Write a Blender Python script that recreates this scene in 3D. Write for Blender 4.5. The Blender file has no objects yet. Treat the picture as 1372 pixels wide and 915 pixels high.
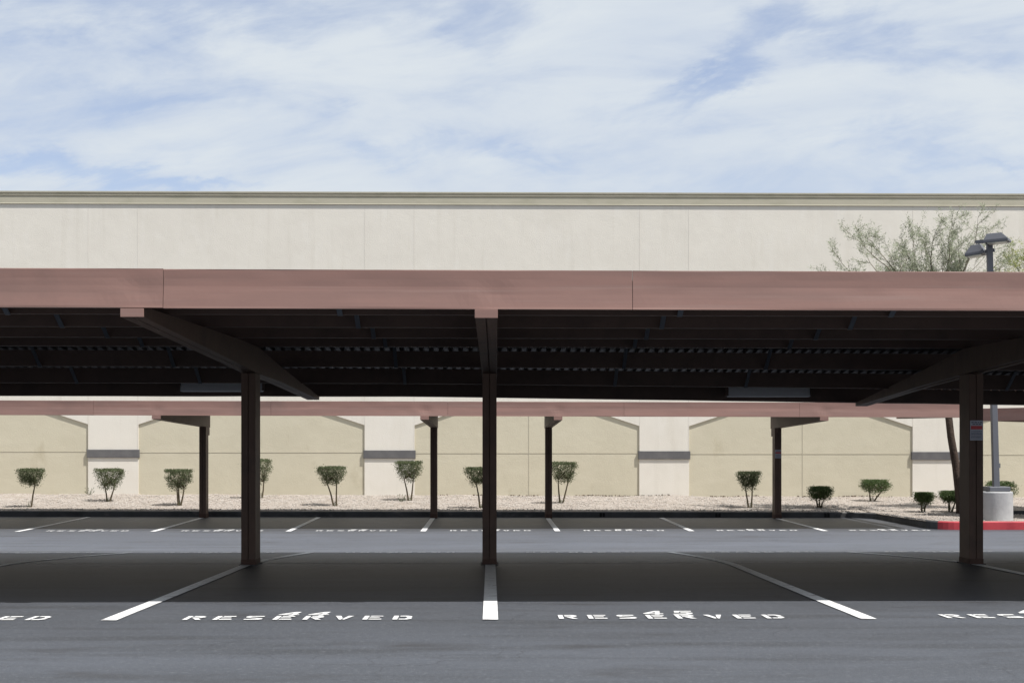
import bpy, math, random
from mathutils import Vector, Matrix, noise
random.seed(7)
R = math.radians
C = bpy.context.scene.collection
EYE = 1.25                    # camera height above the near tarmac datum
TH = R(0.87)
F = 1372 / 36 * 50.0
HZ = 605.0

def ray(px, py):
    u = (px - 686) / F
    return (math.sin(TH) + math.cos(TH) * u, math.cos(TH) - math.sin(TH) * u, (HZ - py) / F)
def PX(px, Y):                # world X seen at photo column px at depth plane Y
    r = ray(px, 0); return r[0] / r[1] * Y
def PZ(px, py, Y):            # world Z
    r = ray(px, py); return r[2] / r[1] * Y + EYE

def lerp_tab(t, x):
    if x <= t[0][0]: return t[0][1]
    for (a, b), (c, d) in zip(t, t[1:]):
        if x <= c: return b + (d - b) * (x - a) / (c - a)
    return t[-1][1]
def sstep(a, b, x):
    t = min(1, max(0, (x - a) / (b - a))); return t * t * (3 - 2 * t)

# ------------------------------------------------------------------ terrain
PROF = [(-200, -1.25), (0, -1.245), (7.5, -1.215), (10.25, -1.212), (11.7, -1.230), (13.5, -1.249), (15.9, -1.272), (16.3, -1.279),
        (17.8, -1.342), (19.5, -1.423), (21.66, -1.535), (23.5, -1.60), (25.5, -1.628), (29.3, -1.62), (34.4, -1.58), (300, -1.58)]
def za(X, Y):                 # asphalt surface
    z = (lerp_tab(PROF, Y - .35) + 2 * lerp_tab(PROF, Y) + lerp_tab(PROF, Y + .35)) / 4
    z -= .0022 * max(-30, min(30, X)) * sstep(28, 36, Y)
    return z + EYE
def gstart(X):                # kerb line (front face of kerb)
    if X < 8.3: return 34.35
    if X < 9.2: return 34.35 - .9 * (1 - math.sqrt(max(0, 1 - ((X - 8.3) / .9) ** 2)))
    if X < 9.75: return 29.4 + .55 * (1 - math.sqrt(max(0, 1 - ((9.75 - X) / .55) ** 2)))
    return 29.4
def zg(X, Y):                 # gravel surface
    k = max(0, min(1, (Y - 34.3) / 5.7))
    z = -1.462 + .235 * k - .0022 * max(-30, min(30, X)) * sstep(28, 36, Y) - .0016 * X * k
    z += .035 * noise.noise(Vector((X * .7, Y * .9, 0))) * min(1, k * 2.5)
    z += .02 * noise.noise(Vector((X * 2.3, Y * 2.3, 4))) * min(1, k * 3)
    return z + EYE

# ------------------------------------------------------------------ materials
def mat(name, col, rough=.7, spec=.3, metal=0, bump=None, var=None, extra=None):
    """col base; var=(col2, scale, contrast lo, hi, stretch); bump=(scale, strength, dist)"""
    m = bpy.data.materials.new(name); m.use_nodes = True
    nt = m.node_tree; N = nt.nodes; L = nt.links
    b = N['Principled BSDF']
    b.inputs['Base Color'].default_value = (*col, 1)
    b.inputs['Roughness'].default_value = rough
    b.inputs['Specular IOR Level'].default_value = spec
    b.inputs['Metallic'].default_value = metal
    tc = N.new('ShaderNodeTexCoord')
    out = None
    if var:
        for i, (c2, sc, lo, hi, st) in enumerate(var):
            mp = N.new('ShaderNodeMapping'); mp.inputs['Scale'].default_value = st
            L.new(tc.outputs['Object'], mp.inputs[0])
            n = N.new('ShaderNodeTexNoise'); n.inputs['Scale'].default_value = sc; n.inputs['Detail'].default_value = 7; n.inputs['Roughness'].default_value = .62
            L.new(mp.outputs[0], n.inputs['Vector'])
            r = N.new('ShaderNodeMapRange'); r.inputs['From Min'].default_value = lo; r.inputs['From Max'].default_value = hi
            L.new(n.outputs['Fac'], r.inputs['Value'])
            mx = N.new('ShaderNodeMix'); mx.data_type = 'RGBA'
            L.new(r.outputs[0], mx.inputs['Factor'])
            if out: L.new(out, mx.inputs['A'])
            else: mx.inputs['A'].default_value = (*col, 1)
            mx.inputs['B'].default_value = (*c2, 1)
            out = mx.outputs['Result']
        L.new(out, b.inputs['Base Color'])
    if bump:
        last = None
        for (sc, stg, dist) in bump:
            n = N.new('ShaderNodeTexNoise'); n.inputs['Scale'].default_value = sc; n.inputs['Detail'].default_value = 5
            L.new(tc.outputs['Object'], n.inputs['Vector'])
            bp = N.new('ShaderNodeBump'); bp.inputs['Strength'].default_value = stg; bp.inputs['Distance'].default_value = dist
            L.new(n.outputs['Fac'], bp.inputs['Height'])
            if last: L.new(last, bp.inputs['Normal'])
            last = bp.outputs[0]
        L.new(last, b.inputs['Normal'])
    return m

one = (1, 1, 1)
M = {}
M['asphalt'] = mat('asphalt', (.064, .069, .080), .54, .5, bump=[(90, .5, .006), (9, .25, .01)],
    var=[((.083, .090, .106), .35, .40, .66, (.35, 1.6, 1)), ((.043, .045, .050), 1.1, .50, .72, (.3, 2.2, 1)),
         ((.050, .053, .060), 2.6, .56, .74, (.22, 4, 1)), ((.125, .132, .145), 26, .55, .75, one), ((.13, .138, .15), 60, .56, .78, one), ((.048, .049, .054), .8, .57, .70, (.9, 2.2, 1)), ((.025, .025, .027), 70, .60, .72, one)])
def add_cracks_and_shade(m):
    nt = m.node_tree; N = nt.nodes; L = nt.links; b = N['Principled BSDF']
    src = b.inputs['Base Color'].links[0].from_socket
    tc = N.new('ShaderNodeTexCoord'); n0 = N.new('ShaderNodeTexNoise'); n0.inputs['Scale'].default_value = 2.5; n0.inputs['Detail'].default_value = 6; L.new(tc.outputs['Object'], n0.inputs['Vector'])
    vm = N.new('ShaderNodeVectorMath'); vm.operation = 'MULTIPLY_ADD'; vm.inputs[1].default_value = (.5, .5, .5); L.new(n0.outputs['Color'], vm.inputs[0]); L.new(tc.outputs['Object'], vm.inputs[2])
    v = N.new('ShaderNodeTexVoronoi'); v.feature = 'DISTANCE_TO_EDGE'; v.inputs['Scale'].default_value = 2.2; L.new(vm.outputs[0], v.inputs['Vector'])
    r = N.new('ShaderNodeMapRange'); r.inputs['From Min'].default_value = .006; r.inputs['From Max'].default_value = .022; r.inputs['To Min'].default_value = 1; r.inputs['To Max'].default_value = 0; L.new(v.outputs['Distance'], r.inputs['Value'])
    k = N.new('ShaderNodeTexNoise'); k.inputs['Scale'].default_value = .45; k.inputs['Detail'].default_value = 4; L.new(tc.outputs['Object'], k.inputs['Vector'])
    kr = N.new('ShaderNodeMapRange'); kr.inputs['From Min'].default_value = .50; kr.inputs['From Max'].default_value = .60; kr.inputs['To Max'].default_value = .42; L.new(k.outputs['Fac'], kr.inputs['Value'])
    mu = N.new('ShaderNodeMath'); mu.operation = 'MULTIPLY'; L.new(r.outputs[0], mu.inputs[0]); L.new(kr.outputs[0], mu.inputs[1])
    mx = N.new('ShaderNodeMix'); mx.data_type = 'RGBA'; L.new(mu.outputs[0], mx.inputs['Factor']); L.new(src, mx.inputs['A']); mx.inputs['B'].default_value = (.022, .022, .024, 1)
    # stalls painted darker and bluer to deepen the canopy shade; middle aisle painted lighter
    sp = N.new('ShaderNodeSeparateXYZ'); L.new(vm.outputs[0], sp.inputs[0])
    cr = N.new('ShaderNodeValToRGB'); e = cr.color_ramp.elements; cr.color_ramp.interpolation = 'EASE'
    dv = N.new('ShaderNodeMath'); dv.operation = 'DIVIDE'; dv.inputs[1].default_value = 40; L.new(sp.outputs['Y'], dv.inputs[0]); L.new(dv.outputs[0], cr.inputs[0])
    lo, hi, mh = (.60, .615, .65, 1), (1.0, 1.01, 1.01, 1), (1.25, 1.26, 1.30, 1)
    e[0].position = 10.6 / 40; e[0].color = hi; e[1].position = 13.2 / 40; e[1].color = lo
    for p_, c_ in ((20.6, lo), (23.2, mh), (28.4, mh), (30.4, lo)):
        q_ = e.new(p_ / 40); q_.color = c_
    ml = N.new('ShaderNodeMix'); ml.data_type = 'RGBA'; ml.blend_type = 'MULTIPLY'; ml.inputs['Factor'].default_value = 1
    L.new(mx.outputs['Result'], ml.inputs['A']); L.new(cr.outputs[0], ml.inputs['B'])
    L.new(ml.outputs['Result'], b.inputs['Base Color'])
add_cracks_and_shade(M['asphalt'])
M['paint'] = mat('white_road_paint', (.72, .72, .715), .6, .3, bump=[(60, .4, .003)],
    var=[((.62, .61, .60), 3, .5, .7, one), ((.25, .25, .25), 28, .61, .72, one), ((.42, .41, .41), 7, .58, .68, one)])
M['old_paint'] = mat('worn_road_paint', (.50, .50, .50), .7, .3, var=[((.12, .12, .12), 14, .5, .66, one)])
M['cream'] = mat('cream_stucco', (.72, .68, .61), .92, .1, bump=[(38, .4, .01), (3, .15, .03)],
    var=[((.68, .64, .572), .7, .42, .70, one), ((.735, .70, .64), 2.6, .52, .8, (1, 1, .35)), ((.62, .575, .495), .35, .58, .78, (3, 1, .5)), ((.65, .61, .54), 1.5, .55, .75, (2.2, 1, .12))])
M['tan'] = mat('tan_stucco', (.565, .52, .405), .92, .1, bump=[(38, .4, .01), (3, .18, .03)],
    var=[((.53, .485, .375), .8, .42, .68, one), ((.59, .545, .43), 2.4, .52, .8, (.4, 1, 1.5)), ((.45, .40, .29), .5, .60, .76, (2, 1, 1.2))])
M['tan_low'] = mat('tan_stucco_splashed', (.47, .42, .30), .92, .1, bump=[(38, .5, .01)])
M['groove'] = mat('groove_sealant', (.46, .425, .34), .9, .1)  # joint strips, a tone darker than the tan panels
M['ledge'] = mat('grey_ledge', (.115, .112, .115), .75, .3, bump=[(30, .3, .004)], var=[((.15, .145, .145), 3, .45, .7, one)])
M['cornice'] = mat('olive_cornice', (.44, .41, .325), .85, .2, bump=[(30, .3, .005)], var=[((.37, .35, .265), 1.2, .48, .72, (1, 1, 3))])
M['fascia'] = mat('terracotta_fascia_paint', (.262, .148, .122), .48, .45, bump=[(1.3, .16, .03), (4, .10, .02), (160, .08, .002)],
    var=[((.212, .125, .105), .9, .42, .70, (.4, 1, 7)), ((.275, .178, .152), 2.2, .54, .75, (.2, 1, 9)), ((.19, .115, .097), .5, .60, .75, one)])
M['brown'] = mat('brown_steel_paint', (.092, .056, .042), .6, .3, bump=[(50, .1, .002)], var=[((.11, .068, .052), 5, .45, .7, (3, 3, .6)), ((.065, .042, .034), 2, .5, .7, one)])
M['redfoot'] = mat('reddish_post_foot', (.075, .042, .032), .75, .25, var=[((.055, .032, .025), 9, .42, .62, one)])  # post foot, slightly redder and darker than the brown post paint
M['purlin'] = mat('dark_purlin_steel', (.085, .053, .043), .55, .35, var=[((.06, .038, .032), 3, .45, .7, one)])
M['deck'] = mat('roof_deck_steel', (.040, .036, .037), .5, .4, metal=.2, var=[((.06, .05, .052), 2, .45, .7, one)])
M['strap'] = mat('blue_grey_strap', (.085, .095, .115), .45, .45)
M['fixture'] = mat('fixture_grey', (.55, .56, .60), .5, .4)
M['kerb'] = mat('concrete_kerb', (.30, .29, .275), .85, .2, bump=[(40, .5, .006)], var=[((.22, .215, .205), 2.3, .44, .68, one), ((.12, .12, .12), 1.3, .60, .75, (2, 1, 1))])
M['darkkerb'] = mat('tar_smeared_kerb', (.075, .075, .078), .75, .3, bump=[(30, .5, .006)], var=[((.04, .04, .042), 1.6, .42, .66, one), ((.13, .125, .12), 3.1, .58, .72, (.6, 1, 1))])
M['red'] = mat('red_kerb_paint', (.40, .045, .055), .6, .3, bump=[(40, .4, .005)], var=[((.31, .03, .04), 3, .45, .7, one)])
M['concrete'] = mat('pole_footing_concrete', (.40, .40, .40), .85, .2, bump=[(25, .5, .008)], var=[((.32, .32, .325), 2.4, .42, .66, one), ((.48, .48, .48), 5, .55, .72, (1, 1, .3))])
M['pole'] = mat('grey_pole_paint', (.115, .118, .135), .5, .45, var=[((.11, .112, .125), 4, .45, .7, (2, 2, .5))])
M['headlens'] = mat('lamp_lens', (.55, .55, .48), .3, .5)
M['bark'] = mat('tree_bark', (.085, .062, .05), .95, .1, bump=[(22, 1, .03)], var=[((.045, .034, .028), 9, .42, .62, (1, 1, .25))])
M['twig'] = mat('grey_twig', (.20, .175, .13), .9, .1)
M['greentwig'] = mat('green_twig', (.16, .17, .10), .85, .1)
M['stem'] = mat('shrub_stem', (.11, .09, .06), .9, .1)
def leafmat(name, a, b, c):
    m = mat(name, a, .6, .25, var=[(b, 9, .42, .62, one), (c, 31, .52, .68, one)])
    nt = m.node_tree; N = nt.nodes; L = nt.links; p = N['Principled BSDF']; o = N['Material Output']
    t = N.new('ShaderNodeBsdfTranslucent'); mx = N.new('ShaderNodeMixShader'); mx.inputs[0].default_value = .25
    src = p.inputs['Base Color'].links[0].from_socket
    L.new(src, t.inputs['Color']); L.new(p.outputs[0], mx.inputs[1]); L.new(t.outputs[0], mx.inputs[2]); L.new(mx.outputs[0], o.inputs['Surface'])
    return m
M['shrubleaf'] = leafmat('shrub_leaf', (.092, .112, .054), (.13, .15, .078), (.065, .078, .042))
M['shrubdark'] = leafmat('dark_shrub_leaf', (.055, .088, .028), (.09, .13, .04), (.035, .055, .022))
M['mesquite'] = leafmat('mesquite_leaf', (.21, .235, .15), (.29, .31, .21), (.15, .17, .11))
M['paloverde'] = leafmat('yellow_green_leaf', (.20, .24, .05), (.30, .30, .06), (.13, .17, .05))
M['weed'] = leafmat('weed_leaf', (.07, .10, .03), (.10, .13, .05), (.05, .07, .03))
M['signwhite'] = mat('sign_white', (.36, .37, .44), .4, .4)
M['signred'] = mat('sign_red', (.42, .03, .035), .4, .4)
M['signdark'] = mat('sign_dark_print', (.04, .045, .07), .5, .3)
M['blackpaint'] = mat('black_kerb_patch', (.012, .012, .012), .7, .2)
M['litter'] = mat('dry_litter', (.10, .07, .05), .95, .05)
# gravel: voronoi pebbles
def gravel_mat():
    m = mat('pink_gravel', (.40, .355, .315), .95, .1)
    nt = m.node_tree; N = nt.nodes; L = nt.links; b = N['Principled BSDF']
    tc = N.new('ShaderNodeTexCoord')
    v = N.new('ShaderNodeTexVoronoi'); v.inputs['Scale'].default_value = 30; L.new(tc.outputs['Object'], v.inputs['Vector'])
    cr = N.new('ShaderNodeValToRGB'); e = cr.color_ramp.elements
    e[0].position = 0; e[0].color = (.21, .17, .145, 1); e[1].position = 1; e[1].color = (.50, .47, .43, 1)
    x = e.new(.35); x.color = (.345, .30, .26, 1); x = e.new(.7); x.color = (.42, .37, .33, 1)
    sep = N.new('ShaderNodeSeparateColor'); L.new(v.outputs['Color'], sep.inputs[0]); L.new(sep.outputs[0], cr.inputs[0])
    n = N.new('ShaderNodeTexNoise'); n.inputs['Scale'].default_value = 1.1; n.inputs['Detail'].default_value = 6; L.new(tc.outputs['Object'], n.inputs['Vector'])
    r = N.new('ShaderNodeMapRange'); r.inputs['From Min'].default_value = .5; r.inputs['From Max'].default_value = .75; r.inputs['To Max'].default_value = .6
    L.new(n.outputs['Fac'], r.inputs['Value'])
    mx = N.new('ShaderNodeMix'); mx.data_type = 'RGBA'; L.new(r.outputs[0], mx.inputs['Factor']); L.new(cr.outputs[0], mx.inputs['A']); mx.inputs['B'].default_value = (.28, .235, .19, 1)
    L.new(mx.outputs['Result'], b.inputs['Base Color'])
    bp = N.new('ShaderNodeBump'); bp.inputs['Strength'].default_value = .9; bp.inputs['Distance'].default_value = .03; bp.invert = True
    L.new(v.outputs['Distance'], bp.inputs['Height']); L.new(bp.outputs[0], b.inputs['Normal'])
    return m
M['gravel'] = gravel_mat()

# ------------------------------------------------------------------ mesh helpers
class MB:
    def __init__(s): s.v = []; s.f = []
    def add(s, vs, fs):
        o = len(s.v); s.v += [tuple(p) for p in vs]; s.f += [tuple(i + o for i in f) for f in fs]; return s
    def box(s, x0, x1, y0, y1, z0, z1):
        return s.hexa([(x0, y0, z0), (x1, y0, z0), (x1, y1, z0), (x0, y1, z0)], [(x0, y0, z1), (x1, y0, z1), (x1, y1, z1), (x0, y1, z1)])
    def hexa(s, b, t):
        return s.add(list(b) + list(t), [(3, 2, 1, 0), (4, 5, 6, 7), (0, 1, 5, 4), (1, 2, 6, 5), (2, 3, 7, 6), (3, 0, 4, 7)])
    def tube(s, pts, rad, n=6, cap=True):
        pts = [Vector(p) for p in pts]; rings = []
        for i, p in enumerate(pts):
            d = (pts[min(i + 1, len(pts) - 1)] - pts[max(i - 1, 0)]).normalized()
            a = Vector((0, 0, 1)) if abs(d.z) < .9 else Vector((1, 0, 0))
            u = d.cross(a).normalized(); w = d.cross(u)
            r = rad[i] if isinstance(rad, (list, tuple)) else rad
            rings.append([p + (u * math.cos(k * 2 * math.pi / n) + w * math.sin(k * 2 * math.pi / n)) * r for k in range(n)])
        vs = [v for g in rings for v in g]; fs = []
        for i in range(len(pts) - 1):
            for k in range(n):
                fs.append((i * n + k, i * n + (k + 1) % n, (i + 1) * n + (k + 1) % n, (i + 1) * n + k))
        if cap: fs.append(tuple(range(n))[::-1]); fs.append(tuple((len(pts) - 1) * n + k for k in range(n)))
        return s.add(vs, fs)
    def lathe(s, prof, cx, cy, n=72):
        vs = []; fs = []
        for (r, z) in prof:
            for k in range(n):
                a = 2 * math.pi * k / n; vs.append((cx + r * math.cos(a), cy + r * math.sin(a), z))
        for i in range(len(prof) - 1):
            for k in range(n): fs.append((i * n + k, i * n + (k + 1) % n, (i + 1) * n + (k + 1) % n, (i + 1) * n + k))
        fs.append(tuple(range(n))[::-1]); fs.append(tuple((len(prof) - 1) * n + k for k in range(n)))
        return s.add(vs, fs)
    def build(s, name, m, parent=None, smooth=False, bevel=0, mats=None):
        me = bpy.data.meshes.new(name); 
        loc = parent.location if parent else Vector((0, 0, 0))
        me.from_pydata(s.v, [], s.f); me.materials.append(m)
        for x in (mats or []): me.materials.append(x)
        if smooth: me.polygons.foreach_set('use_smooth', [True] * len(me.polygons))
        o = bpy.data.objects.new(name, me); C.objects.link(o)
        if parent:
            o.parent = parent; top = parent
            while top.parent: top = top.parent
            if parent is top: o.matrix_parent_inverse = Matrix.Translation(-top.location)
        if bevel:
            b = o.modifiers.new('bevel', 'BEVEL'); b.width = bevel; b.segments = 2; b.limit_method = 'ANGLE'
        return o
def recentre(o, loc):         # move a single-mesh thing's origin to its base
    loc = Vector(loc); o.data.transform(Matrix.Translation(-loc)); o.location = loc; return o
def tag(o, label=None, cat=None, group=None, kind=None):
    if label: o['label'] = label
    if cat: o['category'] = cat
    if group: o['group'] = group
    if kind: o['kind'] = kind
    return o
def empty(name, loc, label, cat, group=None):
    o = bpy.data.objects.new(name, None); C.objects.link(o); o.location = loc; o.empty_display_size = .3
    return tag(o, label, cat, group)

# ------------------------------------------------------------------ ground
def grid(xs, ys, zf, hole=None):
    b = MB(); nx = len(xs)
    vs = [(x, y, zf(x, y)) for y in ys for x in xs]
    fs = [(j * nx + i, j * nx + i + 1, (j + 1) * nx + i + 1, (j + 1) * nx + i) for j in range(len(ys) - 1) for i in range(nx - 1)]
    return b.add(vs, fs)
def frange(a, b, st):
    n = max(1, round((b - a) / st)); return [a + (b - a) * i / n for i in range(n + 1)]
xs = [-600, -200, -80, -40] + frange(-30, 30, 2) + [40, 80, 200, 600]
ys = [-400, -100, -30, -10, 0, 3, 6] + frange(8, 36, .25) + [45, 80, 200, 700]
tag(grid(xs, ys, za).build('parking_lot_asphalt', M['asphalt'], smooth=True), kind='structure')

# gravel bed following the kerb
gx = frange(-48, 8.2, .5) + frange(8.3, 9.19, .05) + [9.2] + frange(9.205, 9.75, .05) + frange(10, 48, .5)
b = MB(); rows = 24; vs = []
for x in gx:
    y0 = gstart(x) + .13
    for j in range(rows + 1):
        y = y0 + (40.2 - y0) * j / rows
        vs.append((x, y, zg(x, y) - (.0 if j else .0)))
fs = []
for i in range(len(gx) - 1):
    for j in range(rows):
        a = i * (rows + 1) + j; fs.append((a, a + rows + 1, a + rows + 2, a + 1))
b.add(vs, fs); tag(b.build('gravel_bed', M['gravel'], smooth=True), kind='structure')

# loose gravel stones
b = MB()
for i in range(15000):
    x = random.uniform(-12.5, 15.5); y = random.uniform(gstart(x) + .16, 39.9)
    if x > 9 and y < 34.5 and random.random() < .1: continue
    s = random.uniform(.010, .028); z = zg(x, y) + s * .25
    a = random.uniform(0, 6.28); ca, sa = math.cos(a), math.sin(a)
    P = []
    for (u, v, w) in ((1, 0, 0), (0, 1, 0), (-1, 0, 0), (0, -1, 0), (0.15, .1, .8), (0, 0, -.6)):
        u *= s * random.uniform(.7, 1.3); v *= s * random.uniform(.6, 1); w *= s
        P.append((x + ca * u - sa * v, y + sa * u + ca * v, z + w))
    b.add(P, [(0, 1, 4), (1, 2, 4), (2, 3, 4), (3, 0, 4), (1, 0, 5), (2, 1, 5), (3, 2, 5), (0, 3, 5)])
st = mat('loose_stone', (.38, .34, .30), .95, .1, var=[((.46, .425, .385), 14, .45, .6, one), ((.28, .24, .21), 23, .56, .68, one)])
tag(b.build('gravel_stones', st), 'loose pinkish stones lying on the gravel bed', 'gravel', kind='stuff')

# kerb along a path
path = [(x, 34.35) for x in frange(-48, 8.3, 1.5)]
path += [(8.3 + .9 * math.sin(t), 34.35 - .9 * (1 - math.cos(t))) for t in [R(a) for a in range(10, 90, 10)]]
path += [(9.2, 33.45), (9.2, 32), (9.2, 30.8), (9.2, 29.95)]
path += [(9.75 - .55 * math.cos(t), 29.95 - .55 * math.sin(t)) for t in [R(15), R(30), R(42)]]
path2 = [(9.75 - .55 * math.cos(t), 29.95 - .55 * math.sin(t)) for t in [R(a) for a in (42, 54, 66, 78, 90)]] + [(x, 29.4) for x in frange(10.1, 48, 1.2)]
def kerb(path, name, m):
    b = MB(); n = len(path); vs = []
    for i, (x, y) in enumerate(path):
        p, q = path[max(0, i - 1)], path[min(n - 1, i + 1)]
        d = Vector((q[0] - p[0], q[1] - p[1])).normalized(); nx, ny = -d.y, d.x     # inward (to gravel)
        zt = zg(x, y) + .012; zb = za(x, y) - .15
        for (o, z) in ((0, zb), (.015, zt - .02), (.035, zt), (.15, zt + .002), (.15, zb)):
            vs.append((x + nx * o, y + ny * o, z))
    fs = []
    for i in range(n - 1):
        for k in range(4):
            a = i * 5 + k; fs.append((a, a + 5, a + 6, a + 1))
    fs.append((0, 1, 2, 3, 4)); fs.append(tuple((n - 1) * 5 + k for k in (4, 3, 2, 1, 0)))
    b.add(vs, fs); return tag(b.build(name, m), kind='structure')
kerb(path, 'kerb', M['darkkerb'])
kerb(path2, 'red_kerb', M['red'])
b = MB()                                                            # far kerb behind the island
for i, x in enumerate(frange(11.9, 40, 2)[:-1]):
    z = zg(x, 33.5); b.box(x, x + 1.995, 33.4, 33.55, z - .1, z + .09)
tag(b.build('back_kerb', M['darkkerb']), kind='structure')

# ------------------------------------------------------------------ markings
def strip(x0, x1, y0, y1, h=.006, step=.25):
    return grid([x0, x1], frange(y0, y1, step), lambda x, y: za(x, y) + h)
U = 2.74
near_lbl = {-3: 'white stall line beside the carport posts left of the view', -2: 'white stall line reaching the left edge of the photo under the near canopy',
    -1: 'white stall line from the left near post, left of stall 44',
    0: 'thick white stall line at the foot of the middle near post, between 44 and 45',
    1: 'long white stall line with no post on it, right of stall 45',
    2: 'white stall line at the foot of the right near post with the sign', 3: 'white stall line beyond the right edge near the last post'}
for k in range(-3, 4):
    o = strip(k * U - .056, k * U + .056, 10.25, 21.7).build('parking_line', M['paint'])
    recentre(o, (k * U, 16, za(0, 16))); tag(o, near_lbl[k], 'painted line', 'stall lines under the near carport')
o = grid(frange(-14, 14, .5), [16.43, 16.49], lambda x, y: za(x, y) + .0045).build('crest_line', M['old_paint'])
tag(o, 'thin worn line across the stalls behind the near posts', 'painted line')
far_lbl = {-5: 'far beyond the left edge', -4: 'beyond the left edge', -3: 'slanting below the leftmost shrub', -2: 'ending at the leftmost far post',
    -1: 'without a post, just right of the left near post', 0: 'ending at the far post left of the middle near post', 1: 'ending at the far post right of the middle near post',
    2: 'without a post, slanting right, midway between two far posts', 3: 'ending at the far post with the small sign', }
for k in range(-5, 4):
    x = (k - .5) * U
    o = strip(x - .056, x + .056, 28.95, 34.1).build('parking_line', M['paint'])
    recentre(o, (x, 29, za(x, 29))); tag(o, 'far stall line ' + far_lbl[k], 'painted line', 'stall lines under the far carport')

# stencil glyphs: unit square polygons (x 0..1, y 0..1)
def Rr(x0, y0, x1, y1): return [(x0, y0), (x1, y0), (x1, y1), (x0, y1)]
G = {
 'R': [Rr(0, 0, .26, 1), [(.34, .82), (.34, 1), (.78, 1), (1, .86), (.74, .78)], [(.74, .74), (1, .84), (1, .62), (.8, .48), (.34, .48), (.34, .64), (.68, .64)], [(.42, .42), (.72, .42), (1, 0), (.7, 0)]],
 'E': [Rr(0, 0, .26, 1), Rr(.33, .8, 1, 1), Rr(.33, .41, .86, .59), Rr(.33, 0, 1, .2)],
 'S': [[(.14, 1), (.94, 1), (.94, .8), (.32, .8), (.26, .74), (.26, .66), (0, .66), (0, .86)], [(.04, .6), (.3, .6), (.96, .4), (1, .3), (.74, .3), (.14, .5)], [(.06, 0), (.86, 0), (1, .14), (1, .25), (.72, .25), (.66, .2), (.06, .2)]],
 'V': [[(0, 1), (.3, 1), (.5, .34), (.46, 0), (.36, 0)], [(.7, 1), (1, 1), (.64, 0), (.54, 0), (.56, .36)]],
 'D': [Rr(0, 0, .26, 1), [(.34, .8), (.34, 1), (.76, 1), (1, .82), (1, .54), (.72, .54), (.72, .7), (.64, .8)], [(.34, 0), (.76, 0), (1, .18), (1, .46), (.72, .46), (.72, .3), (.64, .2), (.34, .2)]],
 '4': [[(.55, 1), (.82, 1), (.82, .36), (.58, .36), (.58, .7), (.3, .36), (0, .36)], Rr(0, .18, 1, .32), Rr(.58, 0, .82, .14)],
 '5': [[(.08, 1), (.95, 1), (.95, .8), (.34, .8), (.34, .54), (.08, .54)], [(.4, .6), (.76, .6), (1, .44), (1, .32), (.72, .32), (.66, .4), (.4, .4)], [(.04, 0), (.78, 0), (1, .14), (1, .26), (.72, .26), (.66, .2), (.04, .2)]],
 '3': [[(.05, 1), (.8, 1), (1, .88), (1, .62), (.74, .56), (.72, .8), (.05, .8)], Rr(.3, .42, .7, .58), [(.74, .5), (1, .4), (1, .12), (.8, 0), (.05, 0), (.05, .2), (.74, .2)]],
 '6': [[(.2, 1), (.95, 1), (.95, .8), (.3, .8), (.26, .1), (0, .16), (0, .84)], Rr(.34, .44, .8, .58), [(.74, .5), (1, .44), (1, .14), (.8, 0), (.3, 0), (.34, .18), (.72, .2)]],
 '2': [[(.04, 1), (.8, 1), (1, .86), (1, .6), (.74, .52), (.74, .8), (.04, .8)], [(.04, .24), (.3, .24), (.7, .5), (.4, .52), (.04, .38)], Rr(.04, 0, 1, .18)],
 '7': [Rr(0, .8, 1, 1), [(.7, .74), (1, .74), (.5, 0), (.22, 0)]],
}
def lettering(cx, y0, num, sgn=1, h=.006, m=None, lab='', grp='stencilled stall lettering of the near front row', jit=0):
    """y0 = near-to-reader edge of RESERVED; sgn=1 read looking along +Y, -1 read from the other side"""
    def put(word, wx, gap, ya, yb, x0, name, slant=0):
        x = x0; b = MB()
        for ch in word:
            for poly in G[ch]:
                pts = []
                for (u, v) in poly:
                    X = cx + sgn * (x + wx * u + slant * v); Y = y0 + sgn * (ya + (yb - ya) * v)
                    pts.append((X, Y, za(X, Y) + h))
                b.add(pts, [tuple(range(len(pts)))])
            x += wx + gap
        b.build(name, m or M['paint'], t)
    t = empty('stall_marking', (cx, y0, za(cx, y0)), lab, 'lettering', grp)
    W = 8 * .136 + 7 * .080
    put('RESERVED', .136, .080, 0, .25, -W / 2, 'painted_word')
    put(num, .15, .07, .275, .54, -.185, 'painted_number', .03)
    return t
def cxn(p): return p * U
lettering(PX(-88, 10.4), 10.28, '43', lab='white stencilled RESERVED cut off at the left edge, only its last letters showing')
lettering(PX(400.5, 10.4), 10.27, '44', lab='white stencilled RESERVED with the number 44 above it')
lettering(PX(899, 10.4), 10.30, '45', lab='white stencilled RESERVED with the number 45 above it')
lettering(PX(1414, 10.4), 10.30, '46', lab='white stencilled RESERVED cut off at the right edge of the photo')
nl = ['at the left edge behind the near row', 'just left of the left near post, behind the crest', 'between the left and middle near posts, behind the crest', 'right of the middle near post, behind the crest',
      'left of the long slanted line behind the crest', 'beside the right near post, behind the crest']
for i, k in enumerate(range(-3, 3)):
    lettering((k + .5) * U, 21.75, ['22', '23', '24', '25', '26', '27'][i], -1, m=M['paint'], lab='faint white RESERVED lettering facing away, ' + nl[i], grp='stall lettering facing the middle aisle')
fl = ['of the far row, off the left edge', 'of the far row under the first and second shrubs', 'of the far row left of the left near post', 'of the far row below the shrub left of the second pilaster',
      'of the far row behind the middle near post', 'of the far row right of the middle near post', 'of the far row left of the far post with sign', 'of the far row next to the red kerb']
for i, k in enumerate(range(-4, 4)):
    lettering(k * U, 29.05, ['52', '53', '54', '55', '56', '57', '62', '63'][i], 1, lab='small white RESERVED lettering ' + fl[i], grp='stall lettering of the far row')

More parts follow.
